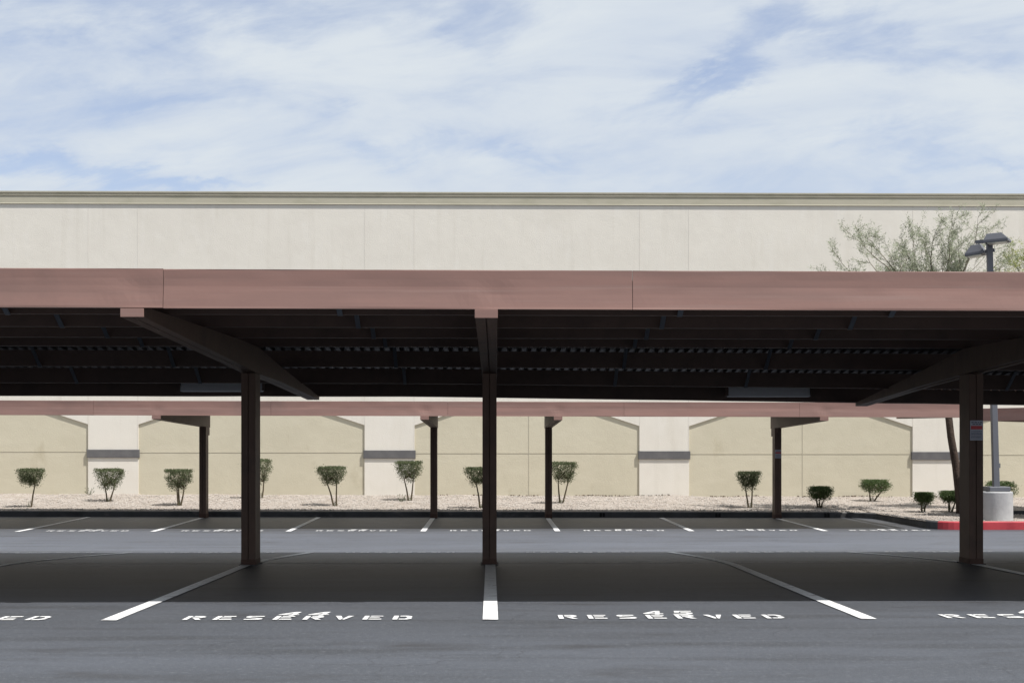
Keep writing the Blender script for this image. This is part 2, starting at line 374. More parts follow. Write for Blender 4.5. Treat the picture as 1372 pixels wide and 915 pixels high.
# ------------------------------------------------------------------ building
WY = 40.0
PIT = 7.73; PC0 = PX(151.7, WY); PW = PX(185.7, WY) - PX(118.2, WY)
ZT = PZ(686, 259, WY); ZB = -.35
def wsl(x): return -.0028 * x
ang_spring = PZ(700, 570, WY); ang_top = PZ(700, 549, WY)
bld = empty('commercial_building', (0, WY, 0), 'long windowless cream stucco building with tan recessed panels behind the gravel bed', 'building')
REC = .034
kb = range(-4, 6)
wall = MB()
X0 = PC0 + (-4) * PIT - PW / 2; X1 = PC0 + 5 * PIT + PW / 2
tops = PZ(686, 258, WY)
for k in kb:
    c = PC0 + k * PIT; a, d = c - PW / 2, c + PW / 2
    wall.add([(a, WY, ZB), (d, WY, ZB), (d, WY, tops), (a, WY, tops)], [(0, 1, 2, 3)])
    for xx in (a, d): wall.add([(xx, WY, ZB), (xx, WY, ang_spring + wsl(xx)), (xx, WY + REC, ang_spring + wsl(xx)), (xx, WY + REC, ZB)], [(0, 1, 2, 3)])
    if k < 5:
        e = c + PIT - PW / 2; zs = ang_spring; zt = ang_top; sl = 1.35
        up = [(d, zs + wsl(d)), (d + sl, zt + wsl(d)), (e - sl, zt + wsl(e)), (e, zs + wsl(e))]
        wall.add([(x, WY, z) for x, z in up] + [(e, WY, tops), (d, WY, tops)], [(0, 1, 2, 3, 4, 5)])
        for (p, q) in zip(up, up[1:]):
            wall.add([(p[0], WY, p[1]), (p[0], WY + REC, p[1]), (q[0], WY + REC, q[1]), (q[0], WY, q[1])], [(0, 1, 2, 3)])
# sides, back and roof of the block
BX0, BX1, BY = X0, X1, WY + 35
wall.add([(BX0, WY, ZB), (BX0, BY, ZB), (BX0, BY, tops), (BX0, WY, tops)], [(0, 1, 2, 3)])
wall.add([(BX1, WY, ZB), (BX1, BY, ZB), (BX1, BY, tops), (BX1, WY, tops)], [(3, 2, 1, 0)])
wall.add([(BX0, BY, ZB), (BX1, BY, ZB), (BX1, BY, tops), (BX0, BY, tops)], [(0, 1, 2, 3)])
wall.build('wall', M['cream'], bld)
MB().box(BX0 + .05, BX1 - .05, WY + .3, BY - .05, tops - .6, tops - .5).build('roof', M['kerb'], bld)
for k in list(kb)[:-1]:
    c = PC0 + k * PIT; d, e = c + PW / 2 - .05, c + PIT - PW / 2 + .05
    MB().add([(d, WY + REC + .003, ZB), (e, WY + REC + .003, ZB), (e, WY + REC + .003, ang_top + .3), (d, WY + REC + .003, ang_top + .3)], [(0, 1, 2, 3)]).build('recessed_panel', M['tan'], bld)
    # stucco control joints in the panel: real shallow reglets, 8 mm wide
    j = MB(); zj = PZ(700, 607, WY) + wsl((d + e) / 2); y = WY + REC
    j.box(d + .05, e - .05, y - .004, y + .002, zj - .005, zj + .005)
    xm = (d + e) / 2 + .05; j.box(xm - .007, xm + .007, y - .004, y + .002, ZB, zj - .008); j.box(xm - .007, xm + .007, y - .004, y + .002, zj + .008, ang_top + wsl(xm) - .01)
    j.build('control_joint', M['groove'], bld)
jm = mat('wall_joint', (.66, .62, .56), .9, .1)
for k in kb:
    c = PC0 + k * PIT
    zl1 = PZ(887, 604.2, WY) + wsl(c - 4.8); zl0 = PZ(887, 615, WY) + wsl(c - 4.8)
    MB().box(c - PW / 2 - .03, c + PW / 2 + .03, WY - .036, WY + .05, zl0, zl1).build('ledge', M['ledge'], bld, bevel=.008)
    for s in (-1, 1):
        xj = c + s * (PW / 2 - .01)
        MB().box(xj - .006, xj + .006, WY - .004, WY + .002, zl1 + .01, ZT - .36).build('wall_joint', jm, bld)
# cornice as one moulded profile
prof = [(0.0, ZT - .335), (-.036, ZT - .335), (-.036, ZT - .325), (-.026, ZT - .315), (-.026, ZT - .12), (-.044, ZT - .10), (-.048, ZT - .075), (-.036, ZT - .06), (-.052, ZT - .045), (-.062, ZT - .02), (-.062, ZT + .015), (.3, ZT + .02), (.3, ZT - .335)]
cor = MB(); n = len(prof)
cor.add([(BX0 - .09, WY + y, z) for y, z in prof] + [(BX1 + .09, WY + y, z) for y, z in prof], [(i, i + n, (i + 1) % n + n, (i + 1) % n) for i in range(n)] + [tuple(range(n))[::-1], tuple(range(n, 2 * n))])
cor.build('cornice', M['cornice'], bld)

# ------------------------------------------------------------------ carports
def cseam_box(b, pts, hw=.078, gap=.005):
    """twin C channels with a seam: pts = list of (y, zbot, ztop) stations along Y at x=cx"""
    pass
def beam_mb(cx, stations, w=.16):
    """stations: (y, zb, zt); two channels side by side with a visible seam, lips turned in"""
    b = MB()
    for s in (-1, 1):
        xo = cx + s * w / 2; xi = cx + s * .005
        x0, x1 = min(xo, xi), max(xo, xi); vs = []
        for (y, zb, zt) in stations: vs += [(x0, y, zb), (x1, y, zb), (x1, y, zt), (x0, y, zt)]
        fs = [(0, 1, 2, 3)]
        for i in range(len(stations) - 1):
            a = i * 4
            for k in range(4): fs.append((a + k, a + 4 + k, a + 4 + (k + 1) % 4, a + (k + 1) % 4))
        e = (len(stations) - 1) * 4; fs.append((e + 3, e + 2, e + 1, e))
        b.add(vs, fs)
    b.hexa([(cx - .006, stations[0][0] + .01, stations[0][1] + .03), (cx + .006, stations[0][0] + .01, stations[0][1] + .03), (cx + .006, stations[-1][0] - .01, stations[-1][1] + .03), (cx - .006, stations[-1][0] - .01, stations[-1][1] + .03)],
           [(cx - .006, stations[0][0] + .01, stations[0][2] - .01), (cx + .006, stations[0][0] + .01, stations[0][2] - .01), (cx + .006, stations[-1][0] - .01, stations[-1][2] - .01), (cx - .006, stations[-1][0] - .01, stations[-1][2] - .01)])
    return b
def post_mb(cx, y0, y1, zb, zt, w=.16):
    b = MB()
    for s in (-1, 1):                    # two channels, seam on the Y faces, shallow web recess
        xo = cx + s * w / 2; xi = cx + s * .004
        x0, x1 = min(xo, xi), max(xo, xi)
        b.box(x0, x1, y0, y1, zb, zt)
    b.box(cx - .0045, cx + .0045, y0 + .012, y1 - .012, zb, zt)
    return b
def fascia_panel(x0, x1, y, zb, h, seed=0, sl=0, dents=()):
    """folded sheet: upper half plumb, lower half kicked out; thickness 12mm. dents by jitter"""
    xs = frange(x0 + .002, x1 - .002, .06)
    pr = [(.03, 1.0), (.0, 1.0), (-.001, .98), (.0, .76), (.0, .57), (-.0015, .50), (-.005, .38), (-.0155, .05), (-.017, 0), (.03, 0), (.03, .1)]
    vs = []; n = len(pr)
    for x in xs:
        for i, (dy, t) in enumerate(pr):
            j = .004 * noise.noise(Vector((x * .8 + seed, t * 1.5, seed))) if 1 < i < 8 else 0
            if 1 < i < 9:
                for dx_, am in dents: j += am * math.exp(-((x - dx_) / .22) ** 2 - ((t - .35) / .3) ** 2) * math.sin((x - dx_) * 11 + .8)
                j += .0022 * noise.noise(Vector((x * 3.1, t * 3, seed + 7)))
            vs.append((x, y + dy + j, zb + sl * x + h * t))
    fs = []
    for a in range(len(xs) - 1):
        for i in range(n - 1): fs.append((a * n + i, a * n + i + 1, (a + 1) * n + i + 1, (a + 1) * n + i))
    b = MB().add(vs, fs); b.add(vs[:n], [tuple(range(n))]); b.add(vs[-n:], [tuple(range(n))[::-1]])
    return b
def deck_mb(x0, x1, ys, zf, pitch=.122, dep=.028):
    b = MB(); xs = []
    n = int((x1 - x0) / pitch)
    for i in range(n):
        x = x0 + i * pitch
        xs += [(x, 0), (x + pitch * .30, 0), (x + pitch * .42, dep), (x + pitch * .88, dep)]
    xs.append((x0 + n * pitch, 0)); m = len(xs)
    for th in (0, .004):
        vs = [(x, y, zf(x, y) + d + th) for y in ys for x, d in xs]
        fs = [(j * m + i, j * m + i + 1, (j + 1) * m + i + 1, (j + 1) * m + i) for j in range(len(ys) - 1) for i in range(m - 1)]
        if not th: fs = [f[::-1] for f in fs]
        b.add(vs, fs)
    return b

# ---- near carport
PURL = [(11.15, 1.12), (11.87, 1.14), (13.3, 1.159), (14.8, 1.18), (16.2, 1.19), (17.7, 1.05), (19.2, .917), (20.86, .81)]
def tw(X, Y): return .012 * max(0, X + 1.0) * sstep(16, 20.9, Y) + .0014 * X
def pb(X, Y): return lerp_tab(PURL, Y) - tw(X, Y) + EYE            # purlin bottom height
NX0, NX1 = -13.2, 13.0
near = empty('carport', (0, 16.2, za(0, 16.2)), 'large double-sided carport in front, broad terracotta fascia over dark brown posts', 'carport', 'carports over the reserved stalls')
FB = EYE + 1.10
for i, k in enumerate(range(-3, 4)):
    x0 = -2.52 + 3.62 * k; x1 = min(NX1 + .05, x0 + 3.62)
    if k == -3: x0 = NX0 - .05
    fascia_panel(x0, x1, 11.0, FB + (.004 if k < 0 else 0), .302, i * 3.1, -.0014, [(q * U, .007) for q in (-3, -1, 0, 2, 3)]).build('fascia_panel', M['fascia'], near)
ysd = [11.03, 11.87, 13.3, 14.8, 16.2, 17.7, 19.2, 20.935]
def deckz(X, Y): return min(pb(X, Y) + .20, FB + .26 - .0014 * X + .02 * max(0, Y - 11.0))
deck_mb(NX0, NX1, ysd, lambda x, y: deckz(x, y)).build('roof_deck', M['deck'], near)
for i, (Y, z) in enumerate(PURL):
    b = MB(); xsn = frange(NX0, NX1, 2); w = .065; h = .2
    for xa, xb in zip(xsn, xsn[1:]):
        za_, zb_ = pb(xa, Y), pb(xb, Y); hh = h if i else .13
        # web + bottom flange + top flange
        t = .012
        b.hexa([(xa, Y, za_), (xb, Y, zb_), (xb, Y + t, zb_), (xa, Y + t, za_)], [(xa, Y, za_ + hh), (xb, Y, zb_ + hh), (xb, Y + t, zb_ + hh), (xa, Y + t, za_ + hh)])
        b.hexa([(xa, Y + t, za_), (xb, Y + t, zb_), (xb, Y + w, zb_), (xa, Y + w, za_)], [(xa, Y + t, za_ + t), (xb, Y + t, zb_ + t), (xb, Y + w, zb_ + t), (xa, Y + w, za_ + t)])
        b.hexa([(xa, Y + w - .012, za_ + t), (xb, Y + w - .012, zb_ + t), (xb, Y + w, zb_ + t), (xa, Y + w, za_ + t)], [(xa, Y + w - .012, za_ + .03), (xb, Y + w - .012, zb_ + .03), (xb, Y + w, zb_ + .03), (xa, Y + w, za_ + .03)])
    b.build('purlin', M['purlin'], near)
# rear fascia, seen from its dark inner side
b = MB()
for xa, xb in zip(frange(NX0, NX1, .6), frange(NX0, NX1, .6)[1:]):
    wv = lambda x: .006 * noise.noise(Vector((x * 1.3, 0, 2)))
    b.hexa([(xa, 20.94, pb(xa, 20.9) - .005 + wv(xa)), (xb, 20.94, pb(xb, 20.9) - .005 + wv(xb)), (xb, 20.965, pb(xb, 20.9) - .005 + wv(xb)), (xa, 20.965, pb(xa, 20.9) - .005 + wv(xa))],
           [(xa, 20.94, pb(xa, 20.9) + .27), (xb, 20.94, pb(xb, 20.9) + .27), (xb, 20.965, pb(xb, 20.9) + .27), (xa, 20.965, pb(xa, 20.9) + .27)])
b.build('rear_fascia', M['brown'], near)
for X in (-9.5, -5.65, -4.0, -1.35 + .1, 1.58, 3.35, 6.9, 9.5):      # straps on the purlin webs
    for i, (Y, z) in enumerate(PURL[1:-1]):
        Xs = X + (.02 * i)
        z0 = pb(Xs, Y)
        d_ = .36; zt_ = pb(Xs, Y - d_) + .185; q = .022
        b = MB().hexa([(Xs - q, Y - .022, z0 - .012), (Xs + q, Y - .022, z0 - .012), (Xs + q, Y - .004, z0 - .012), (Xs - q, Y - .004, z0 - .012)],
                      [(Xs - q, Y - d_ - .01, zt_), (Xs + q, Y - d_ - .01, zt_), (Xs + q, Y - d_ + .02, zt_), (Xs - q, Y - d_ + .02, zt_)])
        b.build('purlin_brace', M['strap'], near)
for k in (-4, -3, -1, 0, 2, 3):
    cx = k * U + {-1: .02, 0: -.01, 2: .02}.get(k, 0)
    st = [(10.985, EYE + 1.03 - .0014 * cx, EYE + 1.098 - .0014 * cx), (11.2, EYE + 1.028, pb(cx, 11.2) - .004), (14.8, EYE + .93, pb(cx, 14.8) - .004), (16.2, EYE + .885, pb(cx, 16.2) - .004),
          (17.7, EYE + .86 - tw(cx, 17.7), pb(cx, 17.7) - .004), (20.9, pb(cx, 20.9) - .055, pb(cx, 20.9) - .006)]
    skew = {-1: -.034, 0: -.022}.get(k, 0); sr = {-1: -.125, 0: 0, 2: .03}.get(k, 0)
    bm = beam_mb(cx, st, .172)
    bm.v = [(x + (skew * (16.2 - y) / 5.2 if y < 16.2 else sr * (16.2 - y) / 4.7), y, z) for x, y, z in bm.v]
    ob = bm.build('beam', M['brown'], near)
    e0 = cx + skew
    MB().box(e0 - .089, e0 + .089, 10.968, 10.983, EYE + 1.03 - .0014 * cx, EYE + 1.097 - .0014 * cx).build('end_cap', M['fascia'], ob, bevel=.002)
    zf = za(cx, 16.2)
    po = post_mb(cx, 16.02, 16.36, zf - .3, EYE + .885 - .002).build('post', M['brown'], near, bevel=.004)
    MB().box(cx - .082, cx + .082, 16.012, 16.368, zf - .3, zf + .07).build('post_foot', M['redfoot'], po, bevel=.004)
    MB().box(cx - .1, cx + .1, 15.99, 16.39, zf - .3, zf + .012).build('post_grout', M['darkkerb'], po)

# fluorescent strip fixtures under the rear edge
for (p0, p1, lab) in ((242, 352, 'dusty grey strip light under the rear canopy edge, partly behind the left near post'), (975, 1085, 'dusty grey strip light under the rear canopy edge, right half of the near carport')):
    x0, x1 = PX(p0, 20.6), PX(p1, 20.6); xm = (x0 + x1) / 2; zt = pb(xm, 20.9) + .222
    t = empty('strip_light', (xm, 20.6, zt), lab, 'light fixture', 'strip lights under the near carport')
    b = MB(); b.hexa([(x0, 20.55, zt - .17), (x1, 20.55, zt - .17), (x1, 20.7, zt - .17), (x0, 20.7, zt - .17)], [(x0, 20.59, zt - .03), (x1, 20.59, zt - .03), (x1, 20.76, zt - .03), (x0, 20.76, zt - .03)])
    b.build('diffuser', M['fixture'], t, bevel=.012)
    MB().box(x0 + .01, x1 - .01, 20.6, 20.78, zt - .028, zt).build('housing', M['purlin'], t)
    for s in (x0 - .012, x1): MB().box(s, s + .012, 20.54, 20.77, zt - .16, zt).build('end_plate', M['purlin'], t)

# ---- far carport
def far_carport(root, X0, X1, posts, seam0, FBz, local=False):
    pass
FX0, FX1 = -21.0, 9.86
fsl = -.0020
FFB = EYE + .727
far = empty('carport', (0, 34.1, za(0, 34.1)), 'single-sided carport at the back, narrow looking terracotta fascia before the tan panels', 'carport', 'carports over the reserved stalls')
sx = PX(600, 29.2)
ks = [k for k in range(-8, 5)]
for i, k in enumerate(ks):
    x0 = sx + 3.62 * k; x1 = x0 + 3.62
    if x1 < FX0 or x0 > FX1: continue
    x0 = max(x0, FX0); x1 = min(x1, FX1)
    fascia_panel(x0, x1, 29.2, FFB, .300, 40 + i * 2.3, fsl, [(q * U, .010) for q in (-2.5, -.5, .5, 2.5)]).build('fascia_panel', M['fascia'], far)
fpb = lambda X, Y: EYE + .80 + (Y - 29.2) * .018 + fsl * X
deck_mb(FX0, FX1, [29.235, 31.8, 34.35], lambda x, y: fpb(x, y) + .19).build('roof_deck', M['deck'], far)
for Y in (29.3, 30.6, 31.9, 33.2, 34.28):
    b = MB()
    b.hexa([(FX0, Y, fpb(FX0, Y)), (FX1, Y, fpb(FX1, Y)), (FX1, Y + .06, fpb(FX1, Y)), (FX0, Y + .06, fpb(FX0, Y))], [(FX0, Y, fpb(FX0, Y) + .185), (FX1, Y, fpb(FX1, Y) + .185), (FX1, Y + .06, fpb(FX1, Y) + .185), (FX0, Y + .06, fpb(FX0, Y) + .185)])
    b.build('purlin', M['purlin'], far)
for ex in (FX0 - .02, FX1):
    MB().hexa([(ex, 29.235, FFB + fsl * ex), (ex + .02, 29.235, FFB + fsl * ex), (ex + .02, 34.4, FFB + .09 + fsl * ex), (ex, 34.4, FFB + .09 + fsl * ex)],
              [(ex, 29.235, FFB + .3 + fsl * ex), (ex + .02, 29.235, FFB + .3 + fsl * ex), (ex + .02, 34.4, FFB + .39 + fsl * ex), (ex, 34.4, FFB + .39 + fsl * ex)]).build('side_fascia', M['fascia'], far)
for k in (-6.5, -5.5, -2.5, -.5, .5, 2.5):
    cx = k * U + .02; zo = fsl * cx
    ob = beam_mb(cx, [(29.185, FFB - .075 + zo, FFB - .002 + zo), (29.3, FFB - .08 + zo, fpb(cx, 29.3) - .004), (33.9, EYE + .575 + zo, fpb(cx, 33.9) - .004), (34.35, EYE + .565 + zo, fpb(cx, 34.33) - .004)], .172).build('beam', M['brown'], far)
    MB().box(cx - .088, cx + .088, 29.165, 29.183, FFB - .075 + zo, FFB - .003 + zo).build('end_cap', M['fascia'], ob, bevel=.002)
    zf = za(cx, 34)
    po = post_mb(cx, 33.86, 34.16, zf - .3, EYE + .574 + zo).build('post', M['brown'], far, bevel=.004)
    MB().box(cx - .082, cx + .082, 33.852, 34.168, zf - .3, zf + .10).build('post_foot', M['redfoot'], po)
    MB().box(cx - .075, cx + .075, 34.175, 34.33, EYE + .38 + zo, EYE + .562 + zo).build('knee_plate', M['brown'], po)

# ---- carport turning away at the right, behind the lamp post
px0 = PX(1296, 32.45); org = Vector((px0, 32.45, 0)); dirv = Vector((PX(1372, 31.4) - PX(1318, 32.1), -.7, 0)).normalized(); nrm = Vector((-dirv.y, dirv.x, 0))
side = empty('carport', (px0 + 3, 34, zg(px0 + 3, 34)), 'shaded brown carport edge turning away at the right edge behind the lamp post', 'carport', 'carports over the reserved stalls')
def tr(b, o=org):
    b.v = [tuple(o + dirv * x + nrm * y + Vector((0, 0, z))) for x, y, z in b.v]; return b
SB = EYE + .695
for i in range(3):
    tr(fascia_panel(i * 3.62, i * 3.62 + 3.62, 0, SB, .285, 90 + i)).build('fascia_panel', M['fascia'], side)
tr(MB().box(0, .02, .035, 5.1, SB + .02, SB + .28)).build('side_fascia', M['fascia'], side)
tr(deck_mb(.02, 10.8, [.035, 2.5, 5.1], lambda x, y: SB + .25)).build('roof_deck', M['deck'], side)
for y in (.1, 1.4, 2.7, 4.0, 5.0):
    tr(MB().box(.03, 10.8, y, y + .06, SB + .06, SB + .245)).build('purlin', M['purlin'], side)
for x in (4.2, 6.94):
    tr(beam_mb(x, [(-.015, SB - .07, SB - .002), (.12, SB - .07, SB + .058), (4.7, SB - .16, SB + .058), (5.1, SB - .16, SB + .058)], .172)).build('beam', M['brown'], side)
    tr(post_mb(x, 4.5, 4.84, -.6, SB - .162)).build('post', M['brown'], side)

# ------------------------------------------------------------------ signs on posts
def sign(cx, y, zc, w, h, lab, name='warning_sign'):
    t = empty(name, (cx, y, zc - h / 2), lab, 'sign', 'small notices on the carport posts')
    MB().box(cx - w / 2, cx + w / 2, y - .004, y, zc - h / 2, zc + h / 2).build('plate', M['signwhite'], t, bevel=.001)
    MB().box(cx - w * .44, cx + w * .44, y - .0065, y - .0045, zc + h * .05, zc + h * .23).build('red_band', M['signred'], t)
    p = MB()
    def bar(a, b_, z, hh): p.box(cx + a * w, cx + b_ * w, y - .0062, y - .0045, zc + z * h - hh * h / 2, zc + z * h + hh * h / 2)
    for a, b_ in ((-.4, -.22), (-.17, .03), (.08, .2), (.25, .4)): bar(a, b_, .40, .045)
    for a, b_ in ((-.32, -.12), (-.07, .1), (.15, .34)): bar(a, b_, .31, .04)
    for i in range(6):
        z = -.05 - i * .072; x = -.42
        while x < .36:
            l = random.uniform(.05, .16); bar(x, min(.42, x + l), z, .03); x += l + .03
    p.build('print', M['signdark'], t)
    return t
SXN = 2 * U + .02
sign(SXN + .002, 16.018, PZ(1310, 576.5, 16.02), .148, .225, 'small white notice with a red band on the right near post')
sign(2.5 * U + .02, 33.858, PZ(1041, 608, 33.86), .15, .20, 'tiny white notice on the far post right of centre')

# black number patches on the kerb
for px_, lab in ((807, 'leftmost of three black patches on the kerb face, right of the two-stemmed shrub'), (962, 'black patch on the kerb face left of the far post with a sign'), (1108, 'black patch on the kerb face below the dark rounded shrub')):
    x = PX(px_, 34.34); z = (za(x, 34.3) + zg(x, 34.35)) / 2 - .0
    b = MB(); b.box(x - .065, x - .008, 34.342, 34.348, z - .05, z + .05); b.box(x + .008, x + .065, 34.342, 34.348, z - .05, z + .05)
    b.v = [(a, y + (zz - z) * .1, zz) for a, y, zz in b.v]
    tag(recentre(b.build('kerb_patch', M['blackpaint']), (x, 34.345, z)), lab, 'marking', 'black patches on the kerb face')

# ------------------------------------------------------------------ lamp post
LY = 30.35; lx = PX(1334.5, LY); lz = zg(lx, LY)
lp = empty('parking_lot_lamp', (lx, LY, lz), 'tall grey pole with two box lamp heads on a round concrete footing', 'street lamp')
zt = PZ(1339, 658, LY)
MB().lathe([(.345, lz - .3), (.345, lz + .02), (.342, zt - .03), (.33, zt - .008), (.30, zt)], lx + .005, LY).build('footing', M['concrete'], lp, smooth=False)
MB().box(lx - .22, lx + .24, LY - .22, LY + .22, zt + .001, zt + .105).build('base_cover', M['pole'], lp, bevel=.02)
ztop = PZ(1326, 322, LY); xt = PX(1325.5, LY)
MB().add(*(lambda w0, w1: ([(lx - w0, LY - w0, zt + .1), (lx + w0, LY - w0, zt + .1), (lx + w0, LY + w0, zt + .1), (lx - w0, LY + w0, zt + .1),
      (xt - w1, LY - w1, ztop), (xt + w1, LY - w1, ztop), (xt + w1, LY + w1, ztop), (xt - w1, LY + w1, ztop)], [(3, 2, 1, 0), (4, 5, 6, 7), (0, 1, 5, 4), (1, 2, 6, 5), (2, 3, 7, 6), (3, 0, 4, 7)]))(.064, .056)).build('pole', M['pole'], lp, bevel=.008)
MB().box(lx + .055, lx + .085, LY - .03, LY + .03, zt + .50, zt + .60).build('hand_hole_cover', M['pole'], lp)
def head(cx, cy, cz, rz, L=.60, W=.44, H=.15, pitch=0):
    e = Matrix.Translation((cx, cy, cz)) @ Matrix.Rotation(rz, 4, 'Z') @ Matrix.Rotation(pitch, 4, 'Y')
    def T(b): b.v = [tuple(e @ Vector(p)) for p in b.v]; return b
    # local +x points away from the pole
    bot = [(.0, -W / 2, 0), (L, -W / 2, 0), (L, W / 2, 0), (.0, W / 2, 0)]
    bt = [(.0, -W / 2, .05), (L, -W / 2, .05), (L, W / 2, .05), (.0, W / 2, .05)]
    tp = [(.06, -W * .36, H), (L - .14, -W * .36, H), (L - .14, W * .36, H), (.06, W * .36, H)]
    b = MB().hexa(bot, bt); b.hexa([(x, y, z + .0005) for x, y, z in bt], tp)
    h = T(b).build('lamp_head', M['pole'], lp, bevel=.006)
    T(MB().box(.07, L - .05, -W * .40, W * .40, -.02, -.001)).build('lens', M['headlens'], h)
    T(MB().box(-.20, .0, -.035, .035, .02, .09)).build('arm', M['pole'], h)
head(xt - .13, LY - .12, PZ(1330, 328, LY) , R(-30), .50, .40, .19, R(-2))
head(xt - .02, LY + .18, PZ(1310, 339, LY), R(150), .40, .38, .22, R(6))

# ------------------------------------------------------------------ shrubs
def leaf_quads(b, p, s, rng, n=1, up=.0):
    for _ in range(n):
        a = Vector((rng.gauss(0, 1), rng.gauss(0, 1), rng.gauss(0, 1) + up)).normalized()
        t = a.orthogonal().normalized(); w = a.cross(t)
        r = rng.uniform(0, 6.28); t, w = t * math.cos(r) + w * math.sin(r), w * math.cos(r) - t * math.sin(r)
        l = s * rng.uniform(.7, 1.3)
        b.add([p - t * l, p + w * l * .45, p + t * l, p - w * l * .45], [(0, 1, 2, 3)])
def solveY(px, py, lo=34.6, hi=39.8):
    for i in range(200):
        Y = lo + (hi - lo) * i / 199; X = PX(px, Y)
        if zg(X, Y) >= PZ(px, py, Y): return Y
    return hi
def shrub(px, by, x0, x1, ty, cy, lab, dark=False, stems=2, seed=0, dens=1.0, ax=0, Yf=None):
    """px,by base; x0..x1 crown span at top; ty top row; cy bottom row of the foliage"""
    rng = random.Random(seed)
    Y = Yf or solveY(px, by); X = PX(px, Y); zb = zg(X, Y)
    xa, xb = PX(x0, Y), PX(x1, Y); zt_ = PZ(px, ty, Y); zc = PZ(px, cy, Y); cx = (xa + xb) / 2; rw = (xb - xa) / 2; H = zt_ - zc
    t = empty('shrub', (X, Y, zb), lab, 'shrub', 'clipped shrubs along the gravel bed')
    st = MB(); lf = MB(); tips = []
    prof = (lambda t_: .50 + .52 * min(1, t_ * 1.5) ** .8) if not dark else (lambda t_: math.sqrt(max(0, 1 - ((t_ - .62) / .68) ** 2)) * 1.02)
    for s in range(stems):
        a = 6.28 * s / stems + rng.uniform(-.4, .4); bx = X + math.cos(a) * .03; byy = Y + math.sin(a) * .03
        fx = cx + math.cos(a) * rw * .35 + rng.uniform(-.03, .03); fy = Y + math.sin(a) * rw * .35; fz = zc + H * .12
        mid = ((bx + fx) / 2 + rng.uniform(-.02, .02), (byy + fy) / 2, (zb + fz) / 2)
        st.tube([(bx, byy, zb - .05), mid, (fx, fy, fz)], [.027, .020, .014], 5)
        for q in range(13):
            a2 = rng.uniform(0, 6.28); rr = rw * math.sqrt(rng.random()) * .95; tt = rng.uniform(.35, 1)
            e = Vector((cx + math.cos(a2) * rr * prof(tt), Y + math.sin(a2) * rr * prof(tt), zc + H * tt))
            f = Vector((fx, fy, fz)); m_ = f.lerp(e, .5) + Vector((rng.uniform(-.03, .03), rng.uniform(-.03, .03), -.02))
            st.tube([f, m_, e], [.008, .006, .003], 4, cap=False); tips += [m_, e, m_.lerp(e, .5)]
    # clumps
    ncl = int(215 * dens); cl = []
    for q in range(ncl):
        tt = rng.random() ** .9; a2 = rng.uniform(0, 6.28); rr = rng.random() ** .38
        if tt < .2 and rng.random() < .3: continue
        wob = 1 + .10 * noise.noise(Vector((math.cos(a2) * 1.7, math.sin(a2) * 1.7, seed + tt * 2)))
        cl.append((Vector((cx + math.cos(a2) * rr * rw * prof(tt) * wob * .93, Y + math.sin(a2) * rr * rw * prof(tt) * wob * .93, zc + H * tt * .95)), tt))
    for c, tt in cl:
        k = int(17 + 14 * tt)
        for _ in range(k):
            p = c + Vector((rng.gauss(0, .042), rng.gauss(0, .042), rng.gauss(0, .035)))
            if p.z > zt_: p.z = zt_ - rng.uniform(0, .03)
            leaf_quads(lf, p, .017, rng)
    for q in range(int(900 * dens)):      # clipped flat top
        a2 = rng.uniform(0, 6.28); rr = math.sqrt(rng.random())
        tz = zt_ - rng.uniform(0, .07) - (.10 * rr ** 3 if dark else .02 * rr)
        leaf_quads(lf, Vector((cx + math.cos(a2) * rr * rw * .99 * (.93 if dark else 1), Y + math.sin(a2) * rr * rw * .99, tz)), .017, rng, up=.5)
    for q in range(60):                   # shoots at the foot
        leaf_quads(lf, Vector((X + rng.gauss(0, .035), Y + rng.gauss(0, .035), zb + abs(rng.gauss(.04, .05)))), .017, rng)
    for q in range(26):                   # stray sprigs
        if tips:
            p = rng.choice(tips); leaf_quads(lf, p + Vector((rng.gauss(0, .03), rng.gauss(0, .03), rng.gauss(0, .03))), .016, rng, 6)
    st.build('stem', M['stem'], t); lf.build('crown', M['shrubdark'] if dark else M['shrubleaf'], t)
S = [
 (40, 679, 22, 60, 627, 650, 'leftmost small clipped shrub with a single thin stem', False, 1),
 (145, 672, 128, 166, 627, 655, 'clipped shrub standing in front of the leftmost pilaster', False, 2),
 (240, 677, 220, 258, 628, 656, 'clipped shrub just left of the leftmost far post', False, 3),
 (349, 667, 325, 365, 614, 650, 'tall clipped shrub half hidden by the left near post', False, 2),
 (449, 678, 425, 464, 624, 648, 'clipped flat-topped shrub with two stems left of the second pilaster', False, 2),
 (549, 671, 529, 567, 617, 645, 'clipped shrub in front of the second pilaster, left of a far post', False, 2),
 (645, 681, 624, 663, 625, 650, 'clipped shrub partly hidden by the middle near post', False, 2),
 (752, 674, 736, 774, 618, 646, 'clipped shrub with two splayed stems touching the far post right of centre', False, 2),
 (1005, 680, 988, 1019, 631, 655, 'pale sparse clipped shrub left of the far post with a small sign', False, 2),
 (1098, 680, 1083, 1115, 651, 670, 'dark green rounded shrub right of the far post with a small sign', True, 3),
 (1168, 671, 1153, 1193, 642, 660, 'wide flat dark green shrub left of the right pilaster', True, 2),
 (1237, 689, 1225, 1251, 659, 675, 'small dark green shrub in front of the right pilaster', True, 2),
 (1273, 687, 1259, 1291, 657, 673, 'dark green shrub behind the leaning tree trunk', True, 3),
 (1342, 675, 1319, 1363, 644, 668, 'broad green shrub behind the concrete footing of the lamp post', True, 3)]
for i, s in enumerate(S):
    shrub(*s, seed=i * 11 + 3, dens=1.0 if s[7] else .95)
